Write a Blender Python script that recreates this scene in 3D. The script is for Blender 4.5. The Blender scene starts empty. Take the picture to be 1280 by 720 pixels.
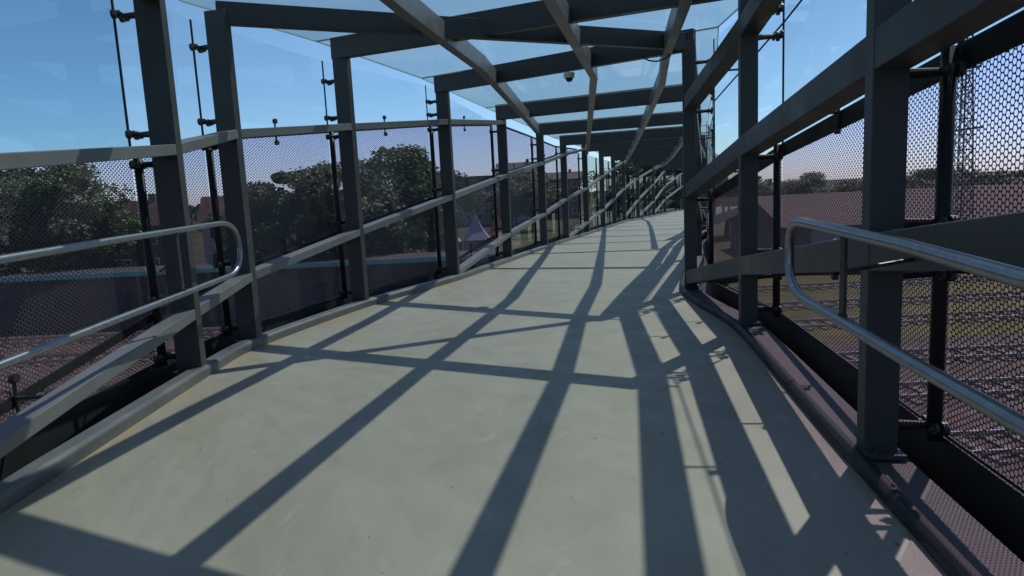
import bpy, bmesh, math, random
from mathutils import Vector, Matrix
random.seed(7)
S = bpy.context.scene
R_ = math.radians

# ---------------------------------------------------------------- camera
cd = bpy.data.cameras.new('camera'); cam = bpy.data.objects.new('camera', cd)
S.collection.objects.link(cam); S.camera = cam
cd.sensor_width = 36; cd.lens = 850/1280*36; cd.clip_end = 3000; cd.clip_start = 0.05
cam.matrix_world = (Matrix.Translation((0, 0, 1.3)) @ Matrix.Rotation(R_(90-8.04), 4, 'X') @ Matrix.Rotation(R_(-2.8), 4, 'Z'))
S.render.resolution_x = 1024; S.render.resolution_y = 576
S.view_settings.view_transform = 'Standard'; S.view_settings.look = 'None'
S.view_settings.gamma = 1; S.view_settings.use_curve_mapping = False
S.view_settings.exposure = -0.45
# ---------------------------------------------------------------- light
SHX, SHY = -0.448, -0.535            # shadow offset on the deck per metre of height
sun_dir = Vector((-SHX, -SHY, 1)).normalized()      # towards the sun
elev = math.asin(sun_dir.z); az = math.atan2(sun_dir.x, sun_dir.y)
w = bpy.data.worlds.new('World'); S.world = w; w.use_nodes = True
nt = w.node_tree; bg = nt.nodes['Background']
sky = nt.nodes.new('ShaderNodeTexSky'); sky.sky_type = 'NISHITA'; sky.sun_disc = False
sky.sun_elevation = elev; sky.sun_rotation = az; sky.air_density = 1.0; sky.altitude = 100; sky.dust_density = 0.3; sky.ozone_density = 2.5
tint = nt.nodes.new('ShaderNodeMix'); tint.data_type = 'RGBA'; tint.blend_type = 'MULTIPLY'; tint.inputs[0].default_value = 1
wtc = nt.nodes.new('ShaderNodeTexCoord'); wsx = nt.nodes.new('ShaderNodeSeparateXYZ'); wcr = nt.nodes.new('ShaderNodeValToRGB')
nt.links.new(wtc.outputs['Generated'], wsx.inputs[0]); nt.links.new(wsx.outputs[2], wcr.inputs[0])
wcr.color_ramp.elements[0].position = .0; wcr.color_ramp.elements[0].color = (.74, .98, 1.32, 1)
wcr.color_ramp.elements[1].position = .32; wcr.color_ramp.elements[1].color = (.80, .97, 1.0, 1)
nt.links.new(wcr.outputs[0], tint.inputs[7])
nt.links.new(sky.outputs[0], tint.inputs[6]); nt.links.new(tint.outputs[2], bg.inputs[0]); bg.inputs[1].default_value = 0.145
sl = bpy.data.lights.new('sun', 'SUN'); sl.energy = 4.9; sl.angle = R_(0.53); sl.color = (1, .945, .87)
so = bpy.data.objects.new('sun', sl); S.collection.objects.link(so)
so.rotation_euler = (-sun_dir).to_track_quat('-Z', 'Y').to_euler(); so.location = (10, 12, 20)

# ---------------------------------------------------------------- materials
def nm(name):
    m = bpy.data.materials.new(name); m.use_nodes = True
    n = m.node_tree; b = n.nodes['Principled BSDF']
    return m, n, b
def N(n, t, **k):
    x = n.nodes.new(t)
    for a, v in k.items(): setattr(x, a, v)
    return x
def math_(n, op, a, b=None, c=None):
    x = N(n, 'ShaderNodeMath', operation=op)
    for i, v in enumerate((a, b, c)):
        if v is None: continue
        if isinstance(v, (int, float)): x.inputs[i].default_value = v
        else: n.links.new(v, x.inputs[i])
    return x.outputs[0]
def noise(n, vec, scale, detail=4, rough=.55):
    x = N(n, 'ShaderNodeTexNoise'); x.inputs['Scale'].default_value = scale
    x.inputs['Detail'].default_value = detail; x.inputs['Roughness'].default_value = rough
    if vec is not None: n.links.new(vec, x.inputs['Vector'])
    return x.outputs[0]
def ramp(n, fac, stops):
    x = N(n, 'ShaderNodeValToRGB'); e = x.color_ramp.elements
    while len(e) < len(stops): e.new(.5)
    for i, (p, c) in enumerate(stops):
        e[i].position = p; e[i].color = (*c, 1) if len(c) == 3 else c
    n.links.new(fac, x.inputs[0]); return x.outputs[0]
def mixc(n, fac, a, b, mode='MIX'):
    x = N(n, 'ShaderNodeMix', data_type='RGBA', blend_type=mode)
    for s, v in ((x.inputs[0], fac), (x.inputs[6], a), (x.inputs[7], b)):
        if isinstance(v, (int, float)): s.default_value = v
        elif isinstance(v, tuple): s.default_value = (*v, 1)
        else: n.links.new(v, s)
    return x.outputs[2]
def simple(name, c1, c2, scale=8, rough=.6, metal=0, bump=0.0, coord='Object', spec=.5):
    m, n, b = nm(name)
    tc = N(n, 'ShaderNodeTexCoord').outputs[coord]
    f = noise(n, tc, scale)
    n.links.new(ramp(n, f, [(.3, c1), (.7, c2)]), b.inputs['Base Color'])
    b.inputs['Roughness'].default_value = rough; b.inputs['Metallic'].default_value = metal
    b.inputs['Specular IOR Level'].default_value = spec
    if bump:
        bp = N(n, 'ShaderNodeBump'); bp.inputs['Strength'].default_value = bump
        bp.inputs['Distance'].default_value = .01
        n.links.new(noise(n, tc, scale*6), bp.inputs['Height']); n.links.new(bp.outputs[0], b.inputs['Normal'])
    return m
def steel_mat(name, c1, c2, rough, spec=.4):
    m, n, b = nm(name); b.inputs['Specular IOR Level'].default_value = spec
    tc = N(n, 'ShaderNodeTexCoord').outputs['Object']
    f = noise(n, tc, 3.1, 6); f2 = noise(n, tc, 45, 3)
    c = mixc(n, ramp(n, f, [(.35, (0, 0, 0)), (.75, (1, 1, 1))]), c1, c2)
    c = mixc(n, ramp(n, f2, [(.62, (0, 0, 0)), (.8, (.25, .25, .25))]), c, (.14, .13, .12))
    n.links.new(c, b.inputs['Base Color'])
    n.links.new(ramp(n, f, [(.3, (rough-.1,)*3), (.7, (rough+.12,)*3)]), b.inputs['Roughness'])
    bp = N(n, 'ShaderNodeBump'); bp.inputs['Strength'].default_value = .12; bp.inputs['Distance'].default_value = .004
    n.links.new(noise(n, tc, 60), bp.inputs['Height']); n.links.new(bp.outputs[0], b.inputs['Normal'])
    return m
M = {}
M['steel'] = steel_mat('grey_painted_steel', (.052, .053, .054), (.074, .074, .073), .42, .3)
M['rail'] = steel_mat('sunlit_tone_steel', (.135, .14, .138), (.18, .183, .178), .38)  # lighter copy of the grey steel, sunlight put into the colour
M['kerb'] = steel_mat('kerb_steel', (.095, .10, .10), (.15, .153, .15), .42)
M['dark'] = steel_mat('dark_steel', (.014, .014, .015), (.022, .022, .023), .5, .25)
M['black'] = simple('black_skirt', (.012, .014, .014), (.02, .024, .023), 6, .55)
M['inox'] = simple('brushed_stainless', (.27, .28, .29), (.36, .37, .38), 30, .33, 1.0)
M['knob'] = simple('fitting_steel', (.06, .06, .063), (.11, .11, .11), 20, .5, .8)
M['ledge'] = steel_mat('ledge_plate', (.085, .075, .074), (.12, .108, .105), .7)
M['white'] = simple('white_plastic', (.6, .6, .58), (.7, .7, .68), 20, .35)
M['dome'] = simple('smoked_dome', (.01, .01, .012), (.02, .02, .022), 20, .08)

# deck: grey-green resin, UV = metres (across, along)
m, n, b = nm('deck_resin'); M['deck'] = m
uv = N(n, 'ShaderNodeTexCoord').outputs['UV']
sx = N(n, 'ShaderNodeSeparateXYZ'); n.links.new(uv, sx.inputs[0])
base = ramp(n, noise(n, uv, .9, 6, .6), [(.3, (.262, .246, .196)), (.5, (.288, .273, .220)), (.72, (.312, .298, .246))])
blot = ramp(n, noise(n, uv, 3.3, 5, .65), [(.30, (.88, .88, .87)), (.55, (1, 1, 1)), (.8, (1.06, 1.06, 1.05))])
base = mixc(n, 1.0, base, blot, 'MULTIPLY')
mp = N(n, 'ShaderNodeMapping'); mp.inputs['Scale'].default_value = (1.8, .55, 1); mp.inputs['Rotation'].default_value = (0, 0, .5)
n.links.new(uv, mp.inputs[0])
scuff = ramp(n, noise(n, mp.outputs[0], 2.2, 8, .7), [(.60, (0, 0, 0)), (.74, (.45, .45, .45))])
base = mixc(n, scuff, base, (.44, .44, .41))
vo = N(n, 'ShaderNodeTexVoronoi'); vo.inputs['Scale'].default_value = 5.5; n.links.new(uv, vo.inputs['Vector'])
spot = math_(n, 'LESS_THAN', vo.outputs['Distance'], math_(n, 'MULTIPLY', noise(n, uv, 14, 2), .12))
sel = N(n, 'ShaderNodeSeparateXYZ'); n.links.new(vo.outputs['Color'], sel.inputs[0])
spot = math_(n, 'MULTIPLY', spot, math_(n, 'GREATER_THAN', sel.outputs[0], .5))
base = mixc(n, math_(n, 'MULTIPLY', spot, .8), base, (.09, .09, .08))
finegrit = ramp(n, noise(n, uv, 38, 5, .7), [(.64, (0, 0, 0)), (.74, (.45, .45, .45))])
base = mixc(n, finegrit, base, (.17, .165, .14))
drip = ramp(n, noise(n, uv, .55, 3, .5), [(.50, (0, 0, 0)), (.60, (.28, .28, .28)), (.66, (0, 0, 0))])
base = mixc(n, drip, base, (.22, .21, .17))
vo2 = N(n, 'ShaderNodeTexVoronoi'); vo2.inputs['Scale'].default_value = 3.7; n.links.new(uv, vo2.inputs['Vector'])
sel2 = N(n, 'ShaderNodeSeparateXYZ'); n.links.new(vo2.outputs['Color'], sel2.inputs[0])
spot2 = math_(n, 'MULTIPLY', math_(n, 'LESS_THAN', vo2.outputs['Distance'], .03), math_(n, 'GREATER_THAN', sel2.outputs[1], .7))
base = mixc(n, math_(n, 'MULTIPLY', spot2, .8), base, (.6, .6, .56))
# rust run-off and dust along the left kerb
near = math_(n, 'SUBTRACT', 1.0, math_(n, 'DIVIDE', sx.outputs[0], .20))
near = math_(n, 'MAXIMUM', near, 0.0)
rn = ramp(n, noise(n, uv, 1.1, 5, .6), [(.42, (0, 0, 0)), (.62, (1, 1, 1))])
base = mixc(n, math_(n, 'MULTIPLY', math_(n, 'POWER', near, .5), rn), base, (.36, .24, .12))
n.links.new(base, b.inputs['Base Color'])
n.links.new(ramp(n, noise(n, uv, 4, 5), [(.3, (.42,)*3), (.7, (.62,)*3)]), b.inputs['Roughness'])
bp = N(n, 'ShaderNodeBump'); bp.inputs['Strength'].default_value = .25; bp.inputs['Distance'].default_value = .003
n.links.new(noise(n, uv, 120, 3), bp.inputs['Height']); n.links.new(bp.outputs[0], b.inputs['Normal'])

# perforated sheet, UV in metres
def mesh_mat(name, pitch, rad):
    m, n, b = nm(name); out = n.nodes['Material Output']
    b.inputs['Base Color'].default_value = (.052, .042, .048, 1); b.inputs['Roughness'].default_value = .42
    uv = N(n, 'ShaderNodeTexCoord').outputs['UV']
    ds = []
    for off in ((0, 0), (.5, .5)):
        v = N(n, 'ShaderNodeVectorMath', operation='MULTIPLY_ADD')
        n.links.new(uv, v.inputs[0]); v.inputs[1].default_value = (1/(pitch*1.732), 1/pitch, 0); v.inputs[2].default_value = (off[0], off[1], 0)
        fr = N(n, 'ShaderNodeVectorMath', operation='FRACTION'); n.links.new(v.outputs[0], fr.inputs[0])
        sb = N(n, 'ShaderNodeVectorMath', operation='MULTIPLY_ADD'); n.links.new(fr.outputs[0], sb.inputs[0])
        sb.inputs[1].default_value = (1.732, 1, 0); sb.inputs[2].default_value = (-.866, -.5, 0)
        ln = N(n, 'ShaderNodeVectorMath', operation='LENGTH'); n.links.new(sb.outputs[0], ln.inputs[0])
        ds.append(ln.outputs['Value'])
    d = math_(n, 'MINIMUM', ds[0], ds[1])
    hole = math_(n, 'LESS_THAN', d, rad)
    tr = N(n, 'ShaderNodeBsdfTransparent'); tr.inputs[0].default_value = (.97, .81, .97, 1)
    tl = N(n, 'ShaderNodeBsdfTranslucent'); tl.inputs[0].default_value = (.62, .48, .60, 1)
    df = N(n, 'ShaderNodeBsdfDiffuse'); df.inputs[0].default_value = (.42, .33, .40, 1)
    a = N(n, 'ShaderNodeAddShader'); n.links.new(tl.outputs[0], a.inputs[0]); n.links.new(df.outputs[0], a.inputs[1])
    mx = N(n, 'ShaderNodeMixShader'); mx.inputs[0].default_value = .045
    n.links.new(tr.outputs[0], mx.inputs[1]); n.links.new(tl.outputs[0], mx.inputs[2])
    m2 = N(n, 'ShaderNodeMixShader'); n.links.new(hole, m2.inputs[0]); n.links.new(b.outputs[0], m2.inputs[1]); n.links.new(mx.outputs[0], m2.inputs[2])
    n.links.new(m2.outputs[0], out.inputs[0])
    return m
M['mesh'] = mesh_mat('perforated_sheet', .0285, .405)

def glass_mat(name, tint, haze, hz, grime=.5):
    m, n, b = nm(name); out = n.nodes['Material Output']; n.nodes.remove(b)
    tc = N(n, 'ShaderNodeTexCoord').outputs['Object']
    tr = N(n, 'ShaderNodeBsdfTransparent'); tr.inputs[0].default_value = (*tint, 1)
    tl = N(n, 'ShaderNodeBsdfTranslucent'); tl.inputs[0].default_value = (*hz, 1)
    g = N(n, 'ShaderNodeBsdfGlossy'); g.inputs['Roughness'].default_value = .02
    ge = N(n, 'ShaderNodeNewGeometry'); dp = N(n, 'ShaderNodeVectorMath', operation='DOT_PRODUCT')
    n.links.new(ge.outputs['Incoming'], dp.inputs[0]); n.links.new(ge.outputs['Normal'], dp.inputs[1])
    om = math_(n, 'SUBTRACT', 1.0, math_(n, 'ABSOLUTE', dp.outputs['Value']))
    frs = math_(n, 'MINIMUM', math_(n, 'MULTIPLY_ADD', math_(n, 'POWER', om, 5.0), .7, .05), 1.0)
    f = ramp(n, noise(n, tc, .9, 6, .65), [(.3, (haze*grime,)*3), (.75, (haze*(2-grime),)*3)])
    a = N(n, 'ShaderNodeMixShader'); n.links.new(f, a.inputs[0]); n.links.new(tr.outputs[0], a.inputs[1]); n.links.new(tl.outputs[0], a.inputs[2])
    c = N(n, 'ShaderNodeMixShader'); n.links.new(frs, c.inputs[0]); n.links.new(a.outputs[0], c.inputs[1]); n.links.new(g.outputs[0], c.inputs[2])
    n.links.new(c.outputs[0], out.inputs[0]); return m
M['roofglass'] = glass_mat('roof_glass', (.80, .895, .875), .09, (.80, .92, .90))
M['glass'] = glass_mat('wall_glass', (.90, .95, .96), .012, (.8, .9, .95))
M['reflglass'] = glass_mat('reflection_dark_wall_glass', (.60, .74, .80), .015, (.8, .9, .95))  # darker colour stands in for reflections on the near left panes
M['edge'] = simple('glass_edge', (.25, .45, .42), (.4, .6, .58), 10, .15)

# background
M['ground'] = simple('scrub_ground', (.040, .046, .022), (.085, .078, .040), .25, .95, coord='Object', spec=.1)
M['grass'] = simple('dry_grass', (.060, .070, .024), (.13, .12, .045), .5, .95, spec=.1)
M['ballast'] = simple('track_ballast', (.055, .045, .036), (.125, .10, .085), 1.6, .95, spec=.1)
M['railsteel'] = simple('rail_steel', (.30, .27, .25), (.45, .42, .40), 5, .3, 1)
M['sleeper'] = simple('concrete_sleeper', (.085, .072, .062), (.14, .12, .105), 2, .9)
M['brick'] = simple('purple_brown_brick', (.045, .032, .030), (.085, .055, .050), 1.2, .85)
M['redroof'] = simple('red_roof_tiles', (.036, .018, .016), (.085, .036, .030), 1.6, .85)
m, n, b = nm('seamed_red_roof'); M['depot'] = m
tc = N(n, 'ShaderNodeTexCoord').outputs['Object']
wv = N(n, 'ShaderNodeTexWave'); wv.inputs['Scale'].default_value = .55; wv.inputs['Distortion'].default_value = .6; n.links.new(tc, wv.inputs['Vector'])
c = ramp(n, noise(n, tc, .35, 8, .75), [(.30, (.014, .018, .010)), (.46, (.032, .020, .013)), (.6, (.062, .028, .020)), (.8, (.11, .085, .065))])
c = mixc(n, ramp(n, wv.outputs[0], [(.0, (.55, .55, .55)), (.25, (0, 0, 0))]), c, (.012, .010, .010))
n.links.new(c, b.inputs['Base Color']); b.inputs['Roughness'].default_value = .85
M['teal'] = simple('teal_parapet', (.07, .33, .28), (.14, .44, .37), 1.5, .3)
M['render'] = simple('pale_render', (.42, .38, .33), (.52, .48, .43), .8, .85)
M['grey_wall'] = simple('grey_cladding', (.16, .16, .17), (.24, .24, .25), .6, .8)
M['slate'] = simple('slate_roof', (.035, .037, .042), (.065, .066, .072), 1.2, .7)
M['window'] = simple('window_pane', (.02, .03, .04), (.05, .06, .07), 1, .08)
M['tent_white'] = simple('lilac_canvas', (.26, .25, .33), (.34, .33, .40), .8, .8)
M['tent_orange'] = simple('orange_canvas', (.34, .10, .05), (.42, .14, .07), .8, .8)
M['bark'] = simple('tree_bark', (.05, .038, .028), (.10, .08, .06), 3, .95)
M['galv'] = simple('galvanised_lattice', (.12, .12, .12), (.2, .2, .2), 2, .5, .6)
def leaf_mat(name, c1, c2, c3):
    m, n, b = nm(name)
    g = N(n, 'ShaderNodeNewGeometry')
    c = ramp(n, g.outputs['Random Per Island'], [(0, c1), (.55, c2), (1, c3)])
    n.links.new(c, b.inputs['Base Color']); b.inputs['Roughness'].default_value = .55
    b.inputs['Specular IOR Level'].default_value = .25
    tl = N(n, 'ShaderNodeBsdfTranslucent'); n.links.new(c, tl.inputs[0])
    mx = N(n, 'ShaderNodeMixShader'); mx.inputs[0].default_value = .25
    n.links.new(b.outputs[0], mx.inputs[1]); n.links.new(tl.outputs[0], mx.inputs[2])
    n.links.new(mx.outputs[0], n.nodes['Material Output'].inputs[0]); return m
M['leafA'] = leaf_mat('mid_green_leaves', (.042, .092, .024), (.078, .15, .038), (.115, .195, .055))
M['leafB'] = leaf_mat('dark_green_leaves', (.028, .062, .020), (.052, .10, .032), (.078, .13, .042))
M['leafC'] = leaf_mat('olive_leaves', (.050, .082, .026), (.090, .132, .040), (.13, .17, .06))

# ---------------------------------------------------------------- helpers
def tag(o, label=None, cat=None, group=None, kind=None):
    if label: o['label'] = label
    if cat: o['category'] = cat
    if group: o['group'] = group
    if kind: o['kind'] = kind
    return o
def obj(name, bm, mat, parent=None, bevel=0, uvs=None, smooth=False):
    if smooth:
        for f in bm.faces: f.smooth = True
    me = bpy.data.meshes.new(name); bm.to_mesh(me); bm.free()
    me.materials.append(M[mat] if isinstance(mat, str) else mat)
    o = bpy.data.objects.new(name, me); S.collection.objects.link(o)
    if parent: o.parent = parent
    if bevel:
        b = o.modifiers.new('bevel', 'BEVEL'); b.width = bevel; b.segments = 2; b.limit_method = 'ANGLE'
    return o
def empty(name, loc, label, cat, group=None):
    o = bpy.data.objects.new(name, None); S.collection.objects.link(o); o.location = loc
    o.empty_display_size = .1
    return tag(o, label, cat, group)
def hexa(bm, pts):
    """8 points: bottom 4 (ccw) then top 4"""
    v = [bm.verts.new(p) for p in pts]
    for f in ((3, 2, 1, 0), (4, 5, 6, 7), (0, 1, 5, 4), (1, 2, 6, 5), (2, 3, 7, 6), (3, 0, 4, 7)):
        bm.faces.new([v[i] for i in f])
def box(bm, c, s, rz=0):
    m = Matrix.Translation(c) @ Matrix.Rotation(rz, 4, 'Z')
    x, y, z = s[0]/2, s[1]/2, s[2]/2
    hexa(bm, [m @ Vector(p) for p in ((-x, -y, -z), (x, -y, -z), (x, y, -z), (-x, y, -z), (-x, -y, z), (x, -y, z), (x, y, z), (-x, y, z))])
def beam(bm, a, b, wd, ht, ea=0, eb=0, side=None):
    """box section from a to b (centre line), width horizontal, height vertical-ish"""
    a = Vector(a); b = Vector(b); d = (b-a).normalized(); a = a-d*ea; b = b+d*eb
    s = Vector((d.y, -d.x, 0)).normalized() if math.hypot(d.x, d.y) > 1e-4 else Vector((0, 1, 0))
    u = s.cross(d)
    if u.z < 0: u = -u
    P = []
    for q in (-1, 1):
        for (p, k) in ((a, -1), (a, 1), (b, 1), (b, -1)):
            P.append(p + s*k*wd/2 + u*q*ht/2)
    hexa(bm, P)
def poly_beam(bm, pts, wd, ht):
    """mitred box section along a polyline"""
    pts = [Vector(p) for p in pts]; rings = []
    for i, p in enumerate(pts):
        t = Vector((0, 0, 0))
        if i: t += (p-pts[i-1]).normalized()
        if i < len(pts)-1: t += (pts[i+1]-p).normalized()
        t.normalize(); s = Vector((t.y, -t.x, 0)).normalized(); u = s.cross(t)
        if u.z < 0: u = -u
        rings.append([bm.verts.new(p+s*a*wd/2+u*c*ht/2) for a, c in ((-1, -1), (1, -1), (1, 1), (-1, 1))])
    for r, q in zip(rings, rings[1:]):
        for i in range(4): bm.faces.new((r[i], r[(i+1) % 4], q[(i+1) % 4], q[i]))
    bm.faces.new(rings[0][::-1]); bm.faces.new(rings[-1])
    bmesh.ops.recalc_face_normals(bm, faces=bm.faces)
def tube(bm, pts, r, seg=12):
    pts = [Vector(p) for p in pts]; rings = []; up = None
    for i, p in enumerate(pts):
        t = Vector((0, 0, 0))
        if i: t += (p-pts[i-1]).normalized()
        if i < len(pts)-1: t += (pts[i+1]-p).normalized()
        t.normalize()
        if up is None: up = Vector((0, 0, 1)) if abs(t.z) < .9 else Vector((1, 0, 0))
        up = (up - t*up.dot(t)).normalized(); s = t.cross(up)
        rr = r[i] if isinstance(r, (list, tuple)) else r
        rings.append([bm.verts.new(p+(up*math.cos(a)+s*math.sin(a))*rr) for a in [k*2*math.pi/seg for k in range(seg)]])
    for a, c in zip(rings, rings[1:]):
        for i in range(seg): bm.faces.new((a[i], a[(i+1) % seg], c[(i+1) % seg], c[i]))
    bm.faces.new(rings[0][::-1]); bm.faces.new(rings[-1])
    bmesh.ops.recalc_face_normals(bm, faces=bm.faces)
def disc(bm, c, axis, r, h, seg=14, r2=None):
    q = Vector(axis).normalized().to_track_quat('Z', 'Y').to_matrix().to_4x4()
    bmesh.ops.create_cone(bm, cap_ends=True, segments=seg, radius1=r, radius2=r if r2 is None else r2, depth=h, matrix=Matrix.Translation(c) @ q)
def tri_prism_roof(bm, c, L, W, H, rz, over=.4):
    m = Matrix.Translation(c) @ Matrix.Rotation(rz, 4, 'Z'); l, w_ = L/2+over, W/2+over
    v = [bm.verts.new(m @ Vector(p)) for p in ((-l, -w_, 0), (l, -w_, 0), (l, w_, 0), (-l, w_, 0), (-l, 0, H), (l, 0, H))]
    for f in ((3, 2, 1, 0), (0, 1, 5, 4), (2, 3, 4, 5), (1, 2, 5), (3, 0, 4)): bm.faces.new([v[i] for i in f])

# ---------------------------------------------------------------- bridge geometry (metres, inner faces of the posts)
LF = [(-2.10, -1.2, 0), (-2.30, 2.0, 0), (-2.41, 5.15, 0), (-2.36, 6.2, 0), (-1.77, 8.21, 0), (-.80, 10.40, 0),
      (.04, 14.35, -.14), (1.0, 17.93, -.21), (1.87, 21.25, -.29), (2.90, 24.59, -.34), (3.99, 28.18, -.39), (4.96, 31.35, -.44),
      (6.0, 34.82, -.49), (7.31, 37.99, -.55), (9.13, 42.49, -.62), (10.74, 46.43, -.67), (13.71, 53.34, -.78), (17.2, 60.2, -.88)]
RF = [(.90, -3.3, 0), (1.15, -.1, 0), (1.56, 2.98, 0), (2.01, 5.94, 0), (2.12, 8.25, 0), (3.5, 12.9, -.10),
      (4.55, 16.9, -.18), (5.5, 20.2, -.26), (6.6, 23.3, -.33), (7.6, 26.9, -.38), (8.6, 30.0, -.43), (9.6, 33.3, -.48),
      (10.9, 36.4, -.54), (12.8, 40.9, -.61), (14.4, 44.8, -.66), (17.3, 51.6, -.77), (20.8, 58.4, -.87)]
H = 2.91
HO = {'L': {3: .05, 4: .12, **{i: .14 for i in range(6, 18)}}, 'R': {3: .02, 4: .02, **{i: .14 for i in range(5, 17)}}}    # small height differences between the heads of the near posts
LF = [Vector(p) for p in LF]; RF = [Vector(p) for p in RF]
def normals(F, side):          # outward horizontal normals
    out = []
    for i in range(len(F)):
        a = F[max(i-1, 0)]; c = F[min(i+1, len(F)-1)]
        t = (c-a); t.z = 0; t.normalize()
        out.append(Vector((-t.y, t.x, 0)) if side == 'L' else Vector((t.y, -t.x, 0)))
    return out
LN = normals(LF, 'L'); RN = normals(RF, 'R')
OFF = .36                      # panel plane outside the inner face
LPn = [p+n_*OFF for p, n_ in zip(LF, LN)]; RPn = [p+n_*OFF for p, n_ in zip(RF, RN)]

# --- deck
def smooth_line(F, k=6):
    out = []
    for i in range(len(F)-1):
        p0 = F[max(i-1, 0)]; p1 = F[i]; p2 = F[i+1]; p3 = F[min(i+2, len(F)-1)]
        for j in range(k):
            t = j/k; s = .4
            m1 = (p2-p0)*s; m2 = (p3-p1)*s
            out.append(p1*(2*t**3-3*t*t+1)+m1*(t**3-2*t*t+t)+p2*(-2*t**3+3*t*t)+m2*(t**3-t*t))
    out.append(F[-1].copy()); return out
Ls = smooth_line(LF); Rs = smooth_line([RF[0]]+RF if len(RF) < len(LF) else RF)
bm = bmesh.new(); uvl = bm.loops.layers.uv.new('UVMap')
rows = []; acc = 0
for i in range(len(Ls)):
    if i: acc += ((Ls[i]+Rs[i])/2-(Ls[i-1]+Rs[i-1])/2).length
    l = Ls[i].copy(); r = Rs[i].copy(); rows.append((bm.verts.new(l), bm.verts.new(r), (l-r).length, acc))
for a, c in zip(rows, rows[1:]):
    f = bm.faces.new((a[0], a[1], c[1], c[0]))
    for lp, q in zip(f.loops, ((0, a[3]), (a[2], a[3]), (c[2], c[3]), (0, c[3]))): lp[uvl].uv = q
g = bmesh.ops.extrude_face_region(bm, geom=list(bm.faces))
for v in [e for e in g['geom'] if isinstance(e, bmesh.types.BMVert)]: v.co.z -= .3
bmesh.ops.recalc_face_normals(bm, faces=bm.faces)
tag(obj('walkway_deck', bm, 'deck'), kind='structure')

def ribbon(line, nrm, prof):
    """sweep a closed (out, z) profile along a line"""
    bm = bmesh.new(); rings = []
    for p, n_ in zip(line, nrm): rings.append([bm.verts.new(p+n_*a+Vector((0, 0, z))) for a, z in prof])
    k = len(prof)
    for a, c in zip(rings, rings[1:]):
        for i in range(k): bm.faces.new((a[i], a[(i+1) % k], c[(i+1) % k], c[i]))
    bm.faces.new(rings[0][::-1]); bm.faces.new(rings[-1]); bmesh.ops.recalc_face_normals(bm, faces=bm.faces)
    return bm
LsN = normals(Ls, 'L'); RsN = normals(Rs, 'R')
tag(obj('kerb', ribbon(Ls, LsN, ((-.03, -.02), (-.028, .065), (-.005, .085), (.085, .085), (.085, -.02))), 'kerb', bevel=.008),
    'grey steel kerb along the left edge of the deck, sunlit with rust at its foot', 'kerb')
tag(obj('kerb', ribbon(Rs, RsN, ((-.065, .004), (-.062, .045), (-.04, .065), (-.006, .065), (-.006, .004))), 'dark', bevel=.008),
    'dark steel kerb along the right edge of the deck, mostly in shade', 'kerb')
tag(obj('edge_ledge', ribbon(Rs, RsN, ((.0, -.05), (.0, .035), (.18, .035), (.18, -.05))), 'ledge'),
    'flat grey ledge outside the right kerb dotted with light through the perforated panels', 'ledge')
tag(obj('drain_tray', ribbon(Rs, RsN, ((.184, -.24), (.184, -.20), (.342, -.20), (.342, -.24))), 'black'),
    'black drain tray in the gap between right ledge and panels', 'drain tray')
tag(obj('drain_tray', ribbon(Ls, LsN, ((.09, -.32), (.09, -.28), (.345, -.28), (.345, -.32))), 'black'),
    'black drain tray in the gap between left kerb and panels', 'drain tray')
bm = ribbon(Ls, LsN, ((.345, -.34), (.345, .12), (.352, .12), (.352, -.34)))
tag(obj('skirt_plate', bm, 'black'), 'black skirt plate below the perforated panels on the left side', 'skirt plate')
bm = ribbon(Rs, RsN, ((.345, -.34), (.345, .12), (.352, .12), (.352, -.34)))
tag(obj('skirt_plate', bm, 'black'), 'black skirt plate below the perforated panels on the right side', 'skirt plate')

# --- ordinals for labels
ORD = ['nearest', 'second', 'third', 'fourth', 'fifth', 'sixth', 'seventh', 'eighth', 'ninth', 'tenth', 'eleventh', 'twelfth', 'thirteenth', 'fourteenth', 'fifteenth', 'sixteenth', 'seventeenth', 'eighteenth']
def place(side, i):            # i = frame index; index 2 is the nearest post in the picture
    s = 'left' if side == 'L' else 'right'
    if i < 2: return f'{"first" if i == 1 else "second"} one out of frame behind the viewer on the {s} side'
    return f'{ORD[i-2]} one in view on the {s} side'

# --- rails: heights above datum at each frame
RAILS_L = {'Z': {0: 2.2, 1: 2.55, 2: 2.82},
           'A': {0: 1.05, 1: 1.44, 2: 1.73, 3: 1.93, 4: 2.15, 5: 2.38, 6: 2.72},
           'B': {1: .16, 2: .50, 3: .65, 4: .91, 5: 1.27, 6: 1.64, 7: 2.00, 8: 2.36, 9: 2.68},
           'C': {5: .10, 6: .42, 7: .68, 8: 1.0, 9: 1.3, 10: 1.76, 11: 2.15, 12: 2.5},
           'D': {8: -.22, 9: .09, 10: .40, 11: .78, 12: 1.2, 13: 1.7, 14: 2.25},
           'E': {12: -.25, 13: .54, 14: 1.35, 15: 2.2}, 'F': {13: -.35, 14: .3, 15: 1.2, 16: 2.1},
           'G': {14: -.45, 15: .3, 16: 1.1, 17: 1.9}}
RAILS_R = {'C': {0: .5, 1: .1},
           'D': {0: 1.7, 1: 1.34, 2: .96, 3: .56, 4: .16},
           'E': {0: 2.25, 1: 2.03, 2: 1.81, 3: 1.59, 4: 1.2, 5: .62, 6: .1},
           'F': {2: 2.80, 3: 2.58, 4: 2.23, 5: 1.7, 6: 1.2, 7: .7, 8: .1},
           'G': {4: 2.8, 5: 2.5, 6: 2.2, 7: 1.7, 8: 1.1, 9: .5, 10: -.1},
           'H': {7: 2.5, 8: 2.1, 9: 1.6, 10: 1.0, 11: .4, 12: -.2}}
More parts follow.
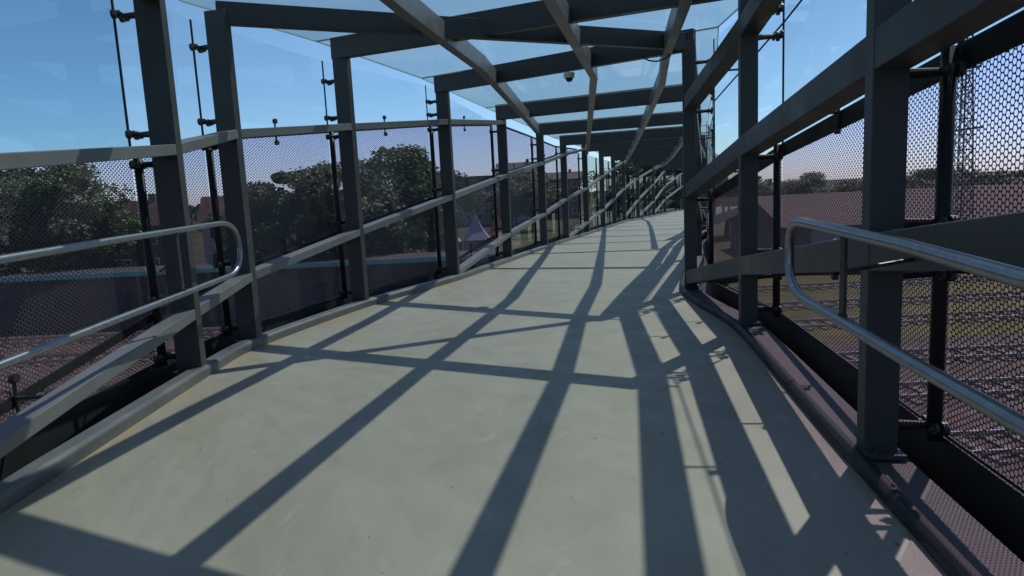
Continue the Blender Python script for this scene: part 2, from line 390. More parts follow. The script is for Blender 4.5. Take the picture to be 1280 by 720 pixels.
RL = {'Z': 'short steel rail reaching the eave by the nearest left post', 'A': 'sunlit upper steel rail on the left wall below the glass panels',
      'B': 'long lower steel rail climbing the left wall from the near end', 'C': 'steel rail rising from the floor at the fourth left post',
      'D': 'steel rail rising from the floor at the seventh left post', 'E': 'distant steel rail rising from the floor at the eleventh left post',
      'F': 'distant steel rail rising from the floor at the twelfth left post', 'G': 'farthest steel rail rising from the floor on the left wall'}
RR = {'C': 'low steel rail behind the viewer on the right wall', 'D': 'lower steel rail on the right wall falling to the floor at the third post',
      'E': 'middle steel rail on the right wall above the near perforated panels', 'F': 'upper steel rail on the right wall crossing the glass at the second post',
      'G': 'steel rail falling from the eave at the third right post', 'H': 'steel rail falling from the eave at the sixth right post'}
RWS = {'L': (.13, .08), 'R': (.155, .165)}
def fitting(bm, c, along, out):
    """spider fitting on the panel plane: cross arms and four round caps"""
    for a in (-1, 1):
        for z in (-1, 1):
            q = c+along*(a*.035)+Vector((0, 0, z*.035)); beam(bm, c-out*.02, q, .012, .012)
            disc(bm, q-out*.012, out, .019, .012)
def build_rail(key, dct, F, Nn, side, lab):
    RW, RH = RWS[side]
    ids = sorted(dct); d = 1 if side == 'L' else -1
    pts = [Vector((F[i].x, F[i].y, dct[i]))+Nn[i]*(RW/2+.003) for i in ids]
    bm = bmesh.new(); poly_beam(bm, pts, RW, RH)
    r = obj('rail', bm, 'rail' if side == 'L' else 'steel', bevel=.006)  # sunlit tone on the left rails, darker shaded tone on the right
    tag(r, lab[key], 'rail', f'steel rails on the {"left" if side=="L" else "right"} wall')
    for j in range(len(ids)-1):
        i = ids[j]
        if i > 9: break
        if pts[j+1].y < 0 : continue
        mid = (pts[j]+pts[j+1])/2
        if (pts[j+1]-pts[j]).length < 1.5: continue
        n_ = ((Nn[i]+Nn[i+1])/2).normalized(); al = Vector((n_.y, -n_.x, 0))
        bm = bmesh.new()
        c = mid + n_*(OFF-RW/2-.02)
        beam(bm, mid+Vector((0, 0, RH/2)), mid+Vector((0, 0, RH/2+.07)), .03, .03) if False else None
        tube(bm, (mid+n_*(RW/2-.01)+Vector((0, 0, .0)), c), .011, 8)
        tube(bm, (c-Vector((0, 0, .11)), c+Vector((0, 0, .11))), .010, 8)
        for z in (-.11, .11):
            disc(bm, c+Vector((0, 0, z))-n_*.005, n_, .026, .03)
        obj('panel_clamp', bm, 'knob', r)
    return r
for k in RAILS_L: build_rail(k, RAILS_L[k], LF, LN, 'L', RL)
for k in RAILS_R: build_rail(k, RAILS_R[k], RF, RN, 'R', RR)

# --- posts
PD = .095; PWS = {'L': .19, 'R': .145}
def build_post(F, Nn, Pn, i, side, rails):
    PW = PWS[side]; p = F[i]; n_ = Nn[i]; al = Vector((n_.y, -n_.x, 0)) if side == 'R' else Vector((-n_.y, n_.x, 0))
    if al.y < 0: al = -al
    cname = place(side, i)
    t = empty('steel_post', (p.x, p.y, p.z), f'grey steel roof post, {cname}', 'post', f'steel posts on the {"left" if side=="L" else "right"} side')
    L0 = lambda v: v-p
    bm = bmesh.new(); c = n_*PW/2; z0 = Vector((0, 0, -.3)); z1 = Vector((0, 0, H+.02+HO[side].get(i, 0)))
    a, b_ = n_*PW, al*PD/2
    hexa(bm, [z0-b_, z0+a-b_, z0+a+b_, z0+b_, z1-b_, z1+a-b_, z1+a+b_, z1+b_])
    bmesh.ops.recalc_face_normals(bm, faces=bm.faces)
    obj('shaft', bm, 'steel', t, bevel=.005)
    bm = bmesh.new(); box(bm, n_*(PW/2)+Vector((0, 0, .055)), (PD+.12, PW+.03, .02), math.atan2(al.y, al.x)); 
    for sg in (-1, 1):
        for q_ in (.04, PW-.04): disc(bm, n_*q_+al*sg*(PD/2+.03)+Vector((0, 0, .072)), (0, 0, 1), .011, .018, 6)
    obj('base_plate', bm, 'steel', t)
    # outer panel mullion: between the lowest and highest rail of the mesh zone
    zs = sorted(d[i] for d in rails.values() if i in d)
    mesh_top = mesh_top_z(i, side)-p.z
    q = n_*(OFF-.045)
    bm = bmesh.new(); tube(bm, (q+Vector((0, 0, .1)), q+Vector((0, 0, mesh_top))), .031, 12)
    obj('mullion', bm, 'dark', t, smooth=True)
    # bracket arms with glass fittings
    hs = []
    for z in zs: hs += [z-p.z-.10, z-p.z+.12]
    hs += [.17, H-.22]
    done = []
    for h in sorted(hs):
        if (i > 9 if side == 'L' else i > 4): break
        if h < .12 or h > H-.05 or any(abs(h-x) < .13 for x in done): continue
        done.append(h)
        bm = bmesh.new()
        s = n_*(PW-.01)+Vector((0, 0, h)); e = n_*(OFF-.03)+Vector((0, 0, h))
        tube(bm, (s, s.lerp(e, .55), e), (.026, .02, .016), 10)
        arm = obj('bracket_arm', bm, 'knob' if h > mesh_top else 'dark', t)
        bm = bmesh.new()
        for sg in (-1, 1):
            c = e+al*sg*.055; tube(bm, (e, c), .010, 6); disc(bm, c-n_*.0, n_, .032, .022, 14); disc(bm, c-n_*.035, n_, .026, .014, 14); disc(bm, c-n_*.04, n_, .012, .04, 8)
        obj('spider_fitting', bm, 'knob', arm)
    return t
def mesh_top_z(i, side):
    """height of the top of the perforated zone at frame i"""
    if side == 'L':
        d = RAILS_L['A']; return d[i] if i in d and i < 6 else LF[i].z+H-.02
    d = RAILS_R['E']; return d[i] if i in d else RF[i].z+.1
for i in range(len(LF)): build_post(LF, LN, LPn, i, 'L', RAILS_L)
for i in range(len(RF)): build_post(RF, RN, RPn, i, 'R', RAILS_R)

# --- transverse roof beams
BH, BW = .21, .095
pairs = [(0, 0, 'L'), (1, 1, 'L'), (2, 2, 'L'), (4, 3, 'L'), (5, 4, 'L')]+[(i, i-1, 'L') for i in range(6, 18)]
def rib(i, j): return Vector((LF[i].x, LF[i].y, LF[i].z+H+HO['L'].get(i, 0))), Vector((RF[j].x, RF[j].y, RF[j].z+H+HO['R'].get(j, 0)))
k = 0
for (i, j, s) in pairs:
    a, c = rib(i, j); a = a+LN[i]*.19; c = c+RN[j]*.145
    d = (c-a).normalized()
    z = Vector((0, 0, .02))
    # the beam sits between the two posts' outer faces, its ends mitred into the heads
    bh = .24 if i < 6 else .31
    bm = bmesh.new(); beam(bm, a+z, c+z, BW+.006, bh)
    where = 'behind the viewer' if i < 2 else f'from the {ORD[i-2]} left post to the {ORD[j-2]} right post'
    b_ = obj('roof_beam', bm, 'steel', bevel=.005); tag(b_, f'grey steel roof beam {"far " if i==0 else ""}{where}', 'roof beam', 'transverse roof beams')
a, c = rib(3, 4); bm = bmesh.new(); z = Vector((0, 0, .005))
beam(bm, a+z+LN[3]*.1, c+z+RN[4]*.02, BW, BH-.02)
tag(obj('roof_beam', bm, 'steel', bevel=.005), 'diagonal steel roof beam from the second left post to the third right post', 'roof beam', 'transverse roof beams')

# --- longitudinal roof beams
def zr(y):
    pts = [(p.y, p.z) for p in LF]
    for (y0, z0), (y1, z1) in zip(pts, pts[1:]):
        if y <= y1: return z0+(z1-z0)*max(0, (y-y0)/(y1-y0))+H
    return pts[-1][1]+H
LB = [([(-2.0, -1.0), (-1.62, 1.2), (-1.15, 3.6), (-.80, 5.86), (-.24, 8.84), (.52, 14.3), (.76, 16.2)], 'sunlit roof beam running lengthwise nearest the left wall'),
      ([(-.75, -2.2), (-.25, .4), (-.07, 3.4), (.48, 6.05), (1.29, 9.82), (2.86, 24.3)], 'middle lengthwise roof beam bending beside the dome camera'),
      ([(.55, -2.9), (.45, .2), (.98, 3.1), (1.60, 6.1), (2.0, 8.55), (2.42, 10.6), (5.95, 34.6)], 'lengthwise roof beam nearest the right wall passing the third right post'),
      ([(4.6, 17.1), (5.7, 22.5), (6.9, 28.5), (8.2, 35.5), (9.05, 42.1)], 'lengthwise roof beam in the dark far part of the roof')]
for pts, lab in LB:
    fine = [pts[0]]
    for (x0, y0), (x1, y1) in zip(pts, pts[1:]):
        k = max(1, int((y1-y0)/3)); fine += [(x0+(x1-x0)*q/k, y0+(y1-y0)*q/k) for q in range(1, k+1)]
    bm = bmesh.new(); poly_beam(bm, [(x, y, zr(y)-.01) for x, y in fine], .10, .20)
    tag(obj('roof_purlin', bm, 'rail', bevel=.006), lab, 'roof beam', 'lengthwise roof beams')

# --- glass and perforated panels
def panel(name, a0, a1, z0a, z0b, z1a, z1b, mat, nrm, uvs=True, thick=.0, inset=.004):
    d = (a1-a0); d.z = 0; L = d.length; d.normalize()
    P = [Vector((a0.x, a0.y, z0a))+d*inset, Vector((a1.x, a1.y, z0b))-d*inset, Vector((a1.x, a1.y, z1b))-d*inset, Vector((a0.x, a0.y, z1a))+d*inset]
    P[0].z += inset; P[1].z += inset; P[2].z -= inset; P[3].z -= inset
    bm = bmesh.new(); l = bm.loops.layers.uv.new('UVMap'); f = bm.faces.new([bm.verts.new(p) for p in P])
    for lp, q in zip(f.loops, ((0, P[0].z), (L, P[1].z), (L, P[2].z), (0, P[3].z))): lp[l].uv = q
    if thick:
        g = bmesh.ops.extrude_face_region(bm, geom=[f])
        for v in [e for e in g['geom'] if isinstance(e, bmesh.types.BMVert)]: v.co += nrm*thick
        bmesh.ops.recalc_face_normals(bm, faces=bm.faces)
    return bm, P
ZONE = ['lowest', 'second lowest', 'third lowest', 'fourth lowest', 'fifth lowest', 'sixth lowest', 'seventh lowest']
def walls(F, Nn, Pn, side, rails):
    sd = 'left' if side == 'L' else 'right'
    for i in range(len(F)-1):
        n_ = ((Nn[i]+Nn[i+1])/2).normalized()
        b0, b1 = F[i].z+.12, F[i+1].z+.12; t0, t1 = F[i].z+H+.03, F[i+1].z+H+.03
        lines = [(b0, b1, None)]
        for k, d in rails.items():
            if i in d and i+1 in d: lines.append((d[i], d[i+1], k))
        lines.append((t0, t1, None))
        lines.sort(key=lambda q: q[0]+q[1])
        zi = 0
        for (p0, p1, k0), (q0, q1, k1) in zip(lines, lines[1:]):
            p0, p1 = max(p0, b0), max(p1, b1); q0, q1 = max(min(q0, t0), b0), max(min(q1, t1), b1)
            if (q0-p0)+(q1-p1) < .16: continue
            q0 = max(q0, p0+.03); q1 = max(q1, p1+.03)
            if side == 'L':
                mesh = (i < 6 and k1 in ('A', 'B', 'C')) or (6 <= i < 9 and k0 != None) or (i < 6 and k0 in (None, 'B') and k1 in ('A', 'B', 'C'))
                if 6 <= i and k0 is None: mesh = False
            else:
                mesh = k1 in ('C', 'D', 'E')
            hue = 'bluish' if (side == 'L' and i < 2) else 'clear'
            bay = ('behind the viewer beyond the frame' if i == 0 else 'in the bay beside the viewer' if i == 1 else f'beyond the {ORD[i-2]} {sd} post')
            if mesh:
                bm, P = panel('p', Pn[i], Pn[i+1], p0, p1, q0, q1, 'mesh', n_)
                t = empty('perforated_panel', (Pn[i].x, Pn[i].y, p0), f'{ZONE[zi]} perforated dark metal panel {bay}, {sd} wall', 'panel', f'perforated panels of the {sd} wall')
                for v in bm.verts: v.co -= t.location
                obj('sheet', bm, 'mesh', t)
                bm = bmesh.new(); o_ = t.location
                ed = Vector((0, 0, -.016))
                th = .10 if side == 'R' else .045; ed = Vector((0, 0, -th/2)); beam(bm, P[3]-o_+ed, P[2]-o_+ed, .016, th); obj('edge_trim', bm, 'dark', t)
                bm = bmesh.new(); beam(bm, P[0]-o_, P[1]-o_, .012, .014); obj('bottom_trim', bm, 'dark', t)
            else:
                bm, P = panel('p', Pn[i], Pn[i+1], p0, p1, q0, q1, 'glass', n_)
                t = empty('glass_panel', (Pn[i].x, Pn[i].y, p0), f'{ZONE[zi]} {hue} glass panel {bay}, {sd} wall', 'glass panel', f'glass panels of the {sd} wall')
                for v in bm.verts: v.co -= t.location
                obj('pane', bm, 'reflglass' if (side == 'L' and i < 2) else 'glass', t)
                o_ = t.location
                if i < 8:
                    bm = bmesh.new()
                    for a, c in ((0, 3), (1, 2), (0, 1)): beam(bm, P[a]-o_, P[c]-o_, .011, .011)
                    obj('pane_edge', bm, 'dark', t)
            zi += 1
walls(LF, LN, LPn, 'L', RAILS_L); walls(RF, RN, RPn, 'R', RAILS_R)

# --- roof glass
gp = [((0, 0), (1, 1)), ((1, 1), (2, 2)), ((2, 2), (4, 3)), ((4, 3), (5, 4))]+[((i, i-1), (i+1, i)) for i in range(5, 17)]
for (a, b_), (c, d) in gp:
    def q(F, Nn, i, o): return Vector((F[i].x, F[i].y, F[i].z+H+.135+HO['L' if F is LF else 'R'].get(i, 0)))+Nn[i]*o
    P = [q(LF, LN, a, .42), q(RF, RN, b_, .42), q(RF, RN, d, .42), q(LF, LN, c, .42)]
    if a == 2: P.insert(3+1, q(LF, LN, 3, .42))
    m0 = (P[0]+P[1]+P[2]+P[3])/4
    P = [p+(m0-p).normalized()*.012 for p in P]
    bm = bmesh.new(); f = bm.faces.new([bm.verts.new(p-m0) for p in P])
    t = empty('roof_glass', m0, ('roof glass pane behind the viewer' if a == 0 else 'roof glass pane directly over the viewer' if a == 1 else f'dusty roof glass pane starting over the {ORD[a-2]} left post'), 'roof glass', 'roof glass panes')
    obj('pane', bm, 'roofglass', t)
    bm = bmesh.new(); n_ = len(P)
    for i in range(n_): beam(bm, P[i]-m0, P[(i+1) % n_]-m0, .010, .016)
    obj('pane_edge', bm, 'edge', t)

# --- stainless handrails
def handrail(pts_top, end_c, pts_bot, r, lab, supports):
    t = empty('handrail', pts_bot[-1], lab, 'handrail'); o_ = Vector(pts_bot[-1])
    bm = bmesh.new(); tube(bm, [Vector(p)-o_ for p in (pts_top+end_c+pts_bot)], r, 16)
    obj('tube', bm, 'inox', t, smooth=True)
    for (p, q, st) in supports:      # upright between the tubes and a short stub to the wall rail
        p = Vector(p)-o_; q = Vector(q)-o_; st = Vector(st)-o_
        bm = bmesh.new(); beam(bm, p, q, .034, .012); tube(bm, (p.lerp(q, .45), st), .008, 8)
        disc(bm, p-Vector((0, 0, .004)), (0, 0, 1), .018, .02); disc(bm, q+Vector((0, 0, .0)), (0, 0, 1), .018, .02)
        obj('rail_bracket', bm, 'knob', t)
def arc(a, b_, c, n_=8):       # quadratic bend through control b_
    a, b_, c = map(Vector, (a, b_, c)); return [tuple(a*(1-t)**2+b_*2*t*(1-t)+c*t*t) for t in [k/n_ for k in range(n_+1)]]
e1 = arc((-2.245, 5.30, 1.165), (-2.23, 5.62, 1.17), (-2.23, 5.62, .96)); e2 = arc((-2.23, 5.62, .95), (-2.23, 5.62, .745), (-2.235, 5.30, .745))
handrail([(-2.20, -.8, 1.07), (-2.25, 1.5, 1.09), (-2.28, 3.04, 1.11), (-2.26, 3.9, 1.135)], e1+e2, [(-2.26, 3.87, .69), (-2.28, 2.95, .65), (-2.25, 1.5, .62), (-2.20, -.8, .60)], .0215,
         'curved stainless steel double handrail on the left wall', [((-2.25, 4.62, 1.13), (-2.25, 4.62, .74), (-2.40, 4.64, .88)), ((-2.26, 1.9, 1.08), (-2.26, 1.9, .64), (-2.30, 1.9, .8))])
e1 = arc((1.29, 2.98, 1.105), (1.335, 3.25, 1.11), (1.34, 3.25, .96)); e2 = arc((1.34, 3.25, .92), (1.335, 3.25, .765), (1.29, 2.95, .765))
handrail([(.90, -2.0, 1.06), (1.0, .6, 1.06), (1.06, 1.39, 1.07), (1.15, 1.97, 1.09)], e1+e2, [(1.15, 2.0, .76), (1.05, 1.36, .765), (.99, .6, .765), (.89, -2.0, .76)], .0215,
         'curved stainless steel double handrail on the right wall', [((1.232, 2.50, 1.09), (1.232, 2.50, .775), (1.52, 2.52, .98)), ((.93, -.9, 1.04), (.93, -.9, .78), (1.08, -.9, .9))])

# --- dome cameras
def dome(loc, mat, lab, s=1):
    t = empty('dome_camera', loc, lab, 'camera')
    bm = bmesh.new(); disc(bm, (0, 0, -.03*s), (0, 0, 1), .075*s, .07*s, 24); obj('housing', bm, mat, t, bevel=.008)
    bm = bmesh.new(); bmesh.ops.create_uvsphere(bm, u_segments=20, v_segments=12, radius=.052*s, matrix=Matrix.Translation((0, 0, -.068*s)))
    obj('lens_dome', bm, 'dome', t, smooth=True)
a, c = rib(6, 5); u = a.lerp(c, .33)
dome((.88, 9.17, 2.795), 'white', 'small white dome camera under the roof beside the middle beam', .95)
bm = bmesh.new(); tube(bm, [(1.70, 8.46, 2.83), (1.76, 8.40, 2.77), (1.84, 8.34, 2.745), (1.93, 8.27, 2.76), (2.0, 8.24, 2.82), (2.04, 8.22, 2.83)], .009, 8)
tag(obj('hanging_cable', bm, 'dark'), 'short black cable looping under the roof beam beside the third right post', 'cable')

# --- cable at the left kerb
bm = bmesh.new(); tube(bm, [(-.9, 10.9, .13), (-.62, 11.6, .16), (-.42, 12.4, .22), (-.22, 13.3, .33), (-.14, 13.9, .40)], .008, 6)
tag(obj('loose_cable', bm, 'white'), 'thin pale cable running up from the left kerb past the fourth post', 'cable')

# ================================================================ surroundings
GZ = -6.5
bm = bmesh.new()
n_ = 40
vs = [[None]*(n_+1) for _ in range(n_+1)]
for i in range(n_+1):
    for j in range(n_+1):
        x = (i/n_-.5)*2; y = (j/n_-.5)*2; x = math.copysign(abs(x)**2.2, x)*1500; y = math.copysign(abs(y)**2.2, y)*1500
        vs[i][j] = bm.verts.new((x, y+40, GZ))
for i in range(n_):
    for j in range(n_): bm.faces.new((vs[i][j], vs[i+1][j], vs[i+1][j+1], vs[i][j+1]))
tag(obj('ground', bm, 'ground'), kind='structure')
def sheet(name, pts, z, mat):
    bm = bmesh.new(); bm.faces.new([bm.verts.new((x, y, GZ+z)) for x, y in pts]); return tag(obj(name, bm, mat), kind='structure')
sheet('trackbed', [(-160, 10), (160, 4), (160, 44), (-160, 44)], .012, 'ballast')
sheet('grass_field', [(6, 31.5), (160, 30.2), (160, 56), (14, 56)], .02, 'grass')

# railway tracks (two rails each, sleepers as one part)
for k, y0 in enumerate((13.5, 18.5, 23.5, 28.2, 35.5, 41, 48)):
    t = empty('railway_track', (0, y0, GZ), ['railway track nearest the walkway side of the trackbed', 'second railway track of the trackbed from the walkway', 'third railway track of the trackbed from the walkway', 'railway track at the edge of the trackbed by the grass', 'first railway track crossing the grass', 'second railway track crossing the grass', 'farthest railway track in front of the low shed'][k], 'railway track', 'railway tracks')
    for s in (-.72, .72):
        bm = bmesh.new(); beam(bm, (-150, s+1.5, .15), (150, s-1.5, .15), .07, .13); obj('running_rail', bm, 'railsteel', t)
    bm = bmesh.new()
    for q in range(-70, 110): box(bm, (q*.8, -q*.8*.01, .05), (.25, 2.5, .08), 0)
    obj('sleepers', bm, 'sleeper', t); t.children[-1]['kind'] = 'stuff'

# trees
def crown_mesh(seed, rx, rz, n=13000, leaf=.34):
    r = random.Random(seed); bm = bmesh.new(); cl = []
    for _ in range(46):
        a = r.uniform(0, 2*math.pi); h = r.uniform(-.75, .95); q = math.sqrt(max(0, 1-h*h))*r.uniform(.35, .95)
        cl.append((math.cos(a)*q*rx, math.sin(a)*q*rx, h*rz, r.uniform(.16, .36)*rx))
    for _ in range(n):
        cx, cy, cz, cr = r.choice(cl)
        d = Vector((r.gauss(0, 1), r.gauss(0, 1), r.gauss(0, 1))).normalized()*cr*r.uniform(.45, 1.08)
        c = Vector((cx, cy, cz))+Vector((d.x, d.y, d.z*.8))
        u = Vector((r.gauss(0, 1), r.gauss(0, 1), r.gauss(0, 1))).normalized(); v = u.orthogonal().normalized()
        s = leaf*r.uniform(.6, 1.3)
        bm.faces.new([bm.verts.new(c+u*s*.5), bm.verts.new(c+v*s*.35), bm.verts.new(c-u*s*.5), bm.verts.new(c-v*s*.35)])
    return bm
def make_tree(name, seed, h, rx, mat, label, group):
    t = empty(name, (0, 0, 0), label, 'tree', group)
    r = random.Random(seed); bm = bmesh.new(); rz = h*.40; cz = h-rz
    tube(bm, [(0, 0, 0), (.1, .05, h*.25), (-.05, .1, h*.5), (.1, 0, h*.8)], [h*.03, h*.024, h*.017, h*.006], 8)
    for k in range(7):
        a = r.uniform(0, 6.28); z = h*r.uniform(.28, .6)
        tube(bm, [(0, 0, z), (math.cos(a)*rx*.4, math.sin(a)*rx*.4, z+h*.1), (math.cos(a)*rx*.75, math.sin(a)*rx*.75, z+h*.2)], [h*.012, h*.008, h*.003], 6)
    obj('trunk', bm, 'bark', t)
    bm = crown_mesh(seed, rx, rz)
    for v in bm.verts: v.co.z += cz
    obj('crown', bm, mat, t); return t
protos = [make_tree('broadleaf_tree', 11, 12.5, 4.6, 'leafA', 'x', 'x'), make_tree('broadleaf_tree', 23, 11.0, 4.4, 'leafC', 'x', 'x'), make_tree('broadleaf_tree', 37, 12.0, 4.2, 'leafB', 'x', 'x')]
used = [False]*3
def tree(kind, x, y, s, rz, label, group):
    src = protos[kind]
    if not used[kind]: t = src; used[kind] = True
    else:
        t = src.copy(); S.collection.objects.link(t)
        for ch in list(src.children):
            c = ch.copy(); S.collection.objects.link(c); c.parent = t
    t.location = (x, y, GZ); t.scale = (s[0], s[0], s[1]); t.rotation_euler = (0, 0, rz); tag(t, label, 'tree', group)
TL = [(0, -9.8, 60, (1.15, 0.93), 'tall green tree seen left of the fourth left post'), (1, -13.5, 55, (1.1, 0.95), 'olive green tree behind the panel beyond the third left post'),
      (2, -17.5, 57, (1.05, 0.86), 'dark green tree just right of the second left post'), (0, -7.6, 66, (1.0, 0.86), 'green tree lower than its neighbour by the fourth left post'),
      (1, -14.2, 60, (.9, 0.75), 'bushy olive tree in front of the tall green trees'), (2, -24.5, 66, (1.0, 0.81), 'dark tree beyond the gap between the two nearest left posts'),
      (0, -37, 57, (1.3, 0.92), 'broad green tree behind the near left panel'), (2, -43.5, 60, (1.3, 0.99), 'large dark tree at the far left edge of the picture'),
      (1, -36.0, 56.5, (.95, 0.76), 'small olive tree beside the nearest left post'), (2, -12, 62, (.8, 0.69), 'low dark tree in the gap between two taller left trees'),
      (2, 0.5, 118, (1.3, 0.92), 'far dark tree left of the fifth left post'), (1, 5, 135, (1.4, 0.97), 'far olive tree beyond the sixth left post'),
      (0, -54, 56, (1.2, 0.86), 'green tree farthest left behind the near panel')]
for j, (k, x, y, s, lab) in enumerate(TL): tree(k, x, y, s, j*1.3, lab, 'trees left of the walkway')
TR = [(2, 17, 96, (1.3, 1.15), 'dark tree framed by the far end of the walkway'), (1, 21, 90, (1.3, 1.12), 'olive tree framed by the far end of the walkway'), (2, 25, 93, (1.3, 1.12), 'dark tree hidden partly by the third right post'), (0, 31, 97, (1.1, .72), 'green tree behind the third right post'),
      (0, 42, 96, (1.0, 0.65), 'small green tree left in the gap before the nearest right post'), (1, 50, 100, (1.1, 0.62), 'olive tree close left of the nearest right post'),
      (2, 36, 98, (.95, 0.58), 'dark tree beside the second right post'), (1, 57, 99, (1.1, 0.64), 'olive tree hidden partly by the nearest right post'),
      (2, 70, 101, (1.3, 0.61), 'dark tree right of the lattice mast'), (1, 80, 103, (1.3, 0.64), 'olive tree further right of the lattice mast'), (0, 64, 104, (1.1, 0.63), 'green tree at the foot of the lattice mast')]
for j, (k, x, y, s, lab) in enumerate(TR): tree(k, x, y, s, j*1.7, lab, 'trees right of the walkway')

# far wooded skyline
bm = bmesh.new(); r = random.Random(5)
for k in range(5200):
    a = r.uniform(-1.25, 1.25); d = r.uniform(230, 290); x = math.sin(a)*d; y = math.cos(a)*d
    top = 5.5+2.3*math.sin(a*9)+1.8*math.sin(a*23+1)+1.1*math.sin(a*57)
    c = Vector((x, y, GZ+r.uniform(0, 1)**.7*(top+1.5))); u = Vector((r.gauss(0, 1), r.gauss(0, 1), r.gauss(0, 1))).normalized(); v = u.orthogonal().normalized(); s = r.uniform(1.8, 3.6)
    bm.faces.new([bm.verts.new(c+u*s*.5), bm.verts.new(c+v*s*.4), bm.verts.new(c-u*s*.5), bm.verts.new(c-v*s*.4)])
tag(obj('distant_wood', bm, 'leafB'), 'dark distant wood along the whole skyline', 'wood', kind='stuff')

# buildings
def house(loc, L, W, Hh, RHh, rz, wall, roof, label, nwin, cat='house', name='house', group=None, storeys=2):
    t = empty(name, (loc[0], loc[1], GZ), label, cat, group); t.rotation_euler = (0, 0, rz)
    bm = bmesh.new(); box(bm, (0, 0, Hh/2), (L, W, Hh)); obj('wall', bm, wall, t)
    bm = bmesh.new()
    if RHh > .3: tri_prism_roof(bm, (0, 0, Hh+.004), L, W, RHh, 0)
    else: box(bm, (0, 0, Hh+.13), (L+.4, W+.4, .25))
    rf = obj('roof', bm, roof, t)
    if RHh > .3:
        bm = bmesh.new(); box(bm, (L*.3, 0, Hh+RHh), (.7, .7, 1.4)); obj('chimney', bm, 'brick', rf)
    for s in range(storeys):
        for k in range(nwin):
            x = -L/2+(k+.5)*L/nwin; z = Hh*(s+.55)/storeys
            bm = bmesh.new(); box(bm, (x, -W/2-.02, z), (1.3, .12, 1.5)); f = obj('window', bm, 'white', t)
            bm = bmesh.new(); box(bm, (x, -W/2-.09, z), (1.1, .04, 1.3)); obj('pane', bm, 'window', f)
    return t
house((-31, 84), 11, 8, 6.2, 2.8, .25, 'render', 'redroof', 'pale house with red roof between the two nearest left posts', 4)
house((-45, 80), 12, 8, 6.0, 2.9, .1, 'brick', 'redroof', 'brick house with red roof left of the nearest left post', 4)
house((-22.5, 92), 8, 8, 5.6, 2.2, .5, 'render', 'slate', 'pale house with slate roof beside the second left post', 3)
house((-6, 175), 22, 12, 11.8, .2, .05, 'grey_wall', 'slate', 'flat dark block on the skyline right of the fourth left post', 8, 'building', 'office_block', storeys=3)
house((2.5, 168), 9, 10, 12.2, 2.6, -.1, 'grey_wall', 'slate', 'grey gabled block on the skyline by the fifth left post', 3, 'building', 'gabled_block', storeys=3)
house((13, 190), 15, 10, 10.5, 2.0, -.2, 'brick', 'slate', 'brown brick block on the skyline beyond the sixth left post', 5, 'building', 'brick_block', storeys=3)
# long low building on the left with teal parapet
t = empty('station_building', (-36, 46, GZ), 'long low dark brown brick building with a thin turquoise parapet', 'building')
bm = bmesh.new(); box(bm, (0, 3.5, 1.65), (70, 7, 3.3)); obj('wall', bm, 'brick', t)
bm = bmesh.new(); box(bm, (0, 3.5, 3.36), (70.4, 7.4, .12)); rf = obj('roof', bm, 'slate', t)
bm = bmesh.new(); box(bm, (0, -.22, 3.56), (70.4, .06, .30)); obj('parapet', bm, 'teal', t)
for k in range(20):
    bm = bmesh.new(); box(bm, (-33+k*3.5, -.03, 1.7), (1.6, .1, 1.5)); f = obj('window', bm, 'slate', t)
    bm = bmesh.new(); box(bm, (-33+k*3.5, -.10, 1.7), (1.4, .05, 1.3)); obj('pane', bm, 'window', f)
# low depot on the right with red roof
t = empty('depot_shed', (72, 66, GZ), 'long low shed with a wide red brown roof beyond the grass', 'shed')
bm = bmesh.new(); box(bm, (0, 6, 1.6), (92, 16, 3.2)); obj('wall', bm, 'brick', t)
bm = bmesh.new(); tri_prism_roof(bm, (0, 6, 3.2), 92, 16, 2.9, 0); obj('roof', bm, 'depot', t)
for k in range(14):
    bm = bmesh.new(); box(bm, (-42+k*6.4, -2.04, 1.5), (3.2, .1, 2.6)); f = obj('shed_door', bm, 'grey_wall', t)
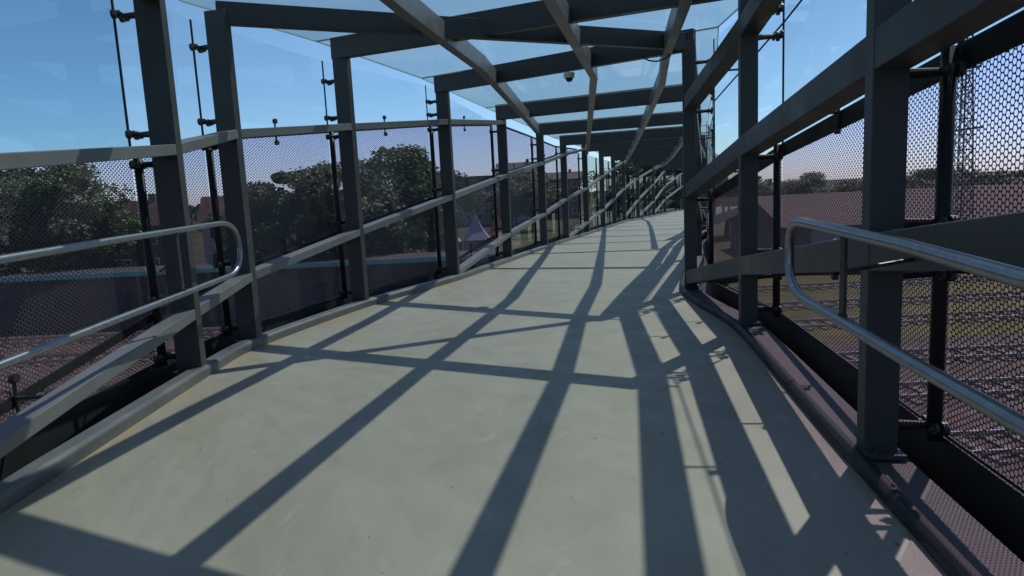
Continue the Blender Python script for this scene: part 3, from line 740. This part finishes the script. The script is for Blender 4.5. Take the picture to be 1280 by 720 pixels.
# tents
def tent(x, y, w_, h, mat, lab, z0):
    t = empty('marquee_tent', (x, y, GZ), lab, 'tent', 'pointed marquee tents'); bm = bmesh.new()
    prof = [(w_/2, z0), (w_/2*.55, z0+(h-z0)*.30), (w_/2*.22, z0+(h-z0)*.66), (.06, h)]
    rings = [[bm.verts.new((sx_*q, sy_*q, z)) for sx_, sy_ in ((-1, -1), (1, -1), (1, 1), (-1, 1))] for q, z in prof]
    for a, c in zip(rings, rings[1:]):
        for i in range(4): bm.faces.new((a[i], a[(i+1) % 4], c[(i+1) % 4], c[i]))
    bm.faces.new(rings[-1]); obj('canopy', bm, mat, t)
    for sx_ in (-1, 1):
        for sy_ in (-1, 1):
            bm = bmesh.new(); tube(bm, ((sx_*w_*.47, sy_*w_*.47, 0), (sx_*w_*.47, sy_*w_*.47, z0+.1)), .06, 6); obj('tent_pole', bm, 'galv', t)
    bm = bmesh.new(); 
    box(bm, (0, w_*.47, z0/2), (w_*.93, .03, z0)); obj('back_sheet', bm, mat, t)
tent(-4.1, 84, 3.6, 5.6, 'tent_white', 'taller pale lilac marquee tent just left of the orange one', 2.2)
tent(-1.5, 88, 3.4, 5.4, 'tent_orange', 'pointed orange marquee tent beside the lilac one', 2.2)
tent(-7.6, 82, 3.4, 5.2, 'tent_white', 'small pale lilac marquee tent, leftmost of the three tents', 2.2)
# lattice mast
t = empty('lattice_mast', (62*.66, 62, GZ), 'tall dark lattice mast seen through the near right panel', 'mast')
HM = 20.5
for sx_ in (-1, 1):
    for sy_ in (-1, 1):
        bm = bmesh.new(); tube(bm, ((sx_*.9, sy_*.9, 0), (sx_*.35, sy_*.35, HM)), .075, 6); obj('mast_leg', bm, 'galv', t)
bm = bmesh.new(); K = 15
for k in range(K):
    z0 = HM*k/K; z1 = HM*(k+1)/K; a = .9-.55*k/K; c = .9-.55*(k+1)/K
    C0 = [(-a, -a, z0), (a, -a, z0), (a, a, z0), (-a, a, z0)]; C1 = [(-c, -c, z1), (c, -c, z1), (c, c, z1), (-c, c, z1)]
    for i in range(4):
        tube(bm, (C0[i], C1[(i+1) % 4]), .04, 4); tube(bm, (C0[(i+1) % 4], C1[i]), .04, 4); tube(bm, (C1[i], C1[(i+1) % 4]), .04, 4)
obj('lattice_bracing', bm, 'galv', t)
for z, l in ((11.2, 1.9), (16.5, 1.5)):
    bm = bmesh.new(); beam(bm, (-l, 0, z), (l, .05, z+.3), .16, .2); obj('cross_arm', bm, 'galv', t)
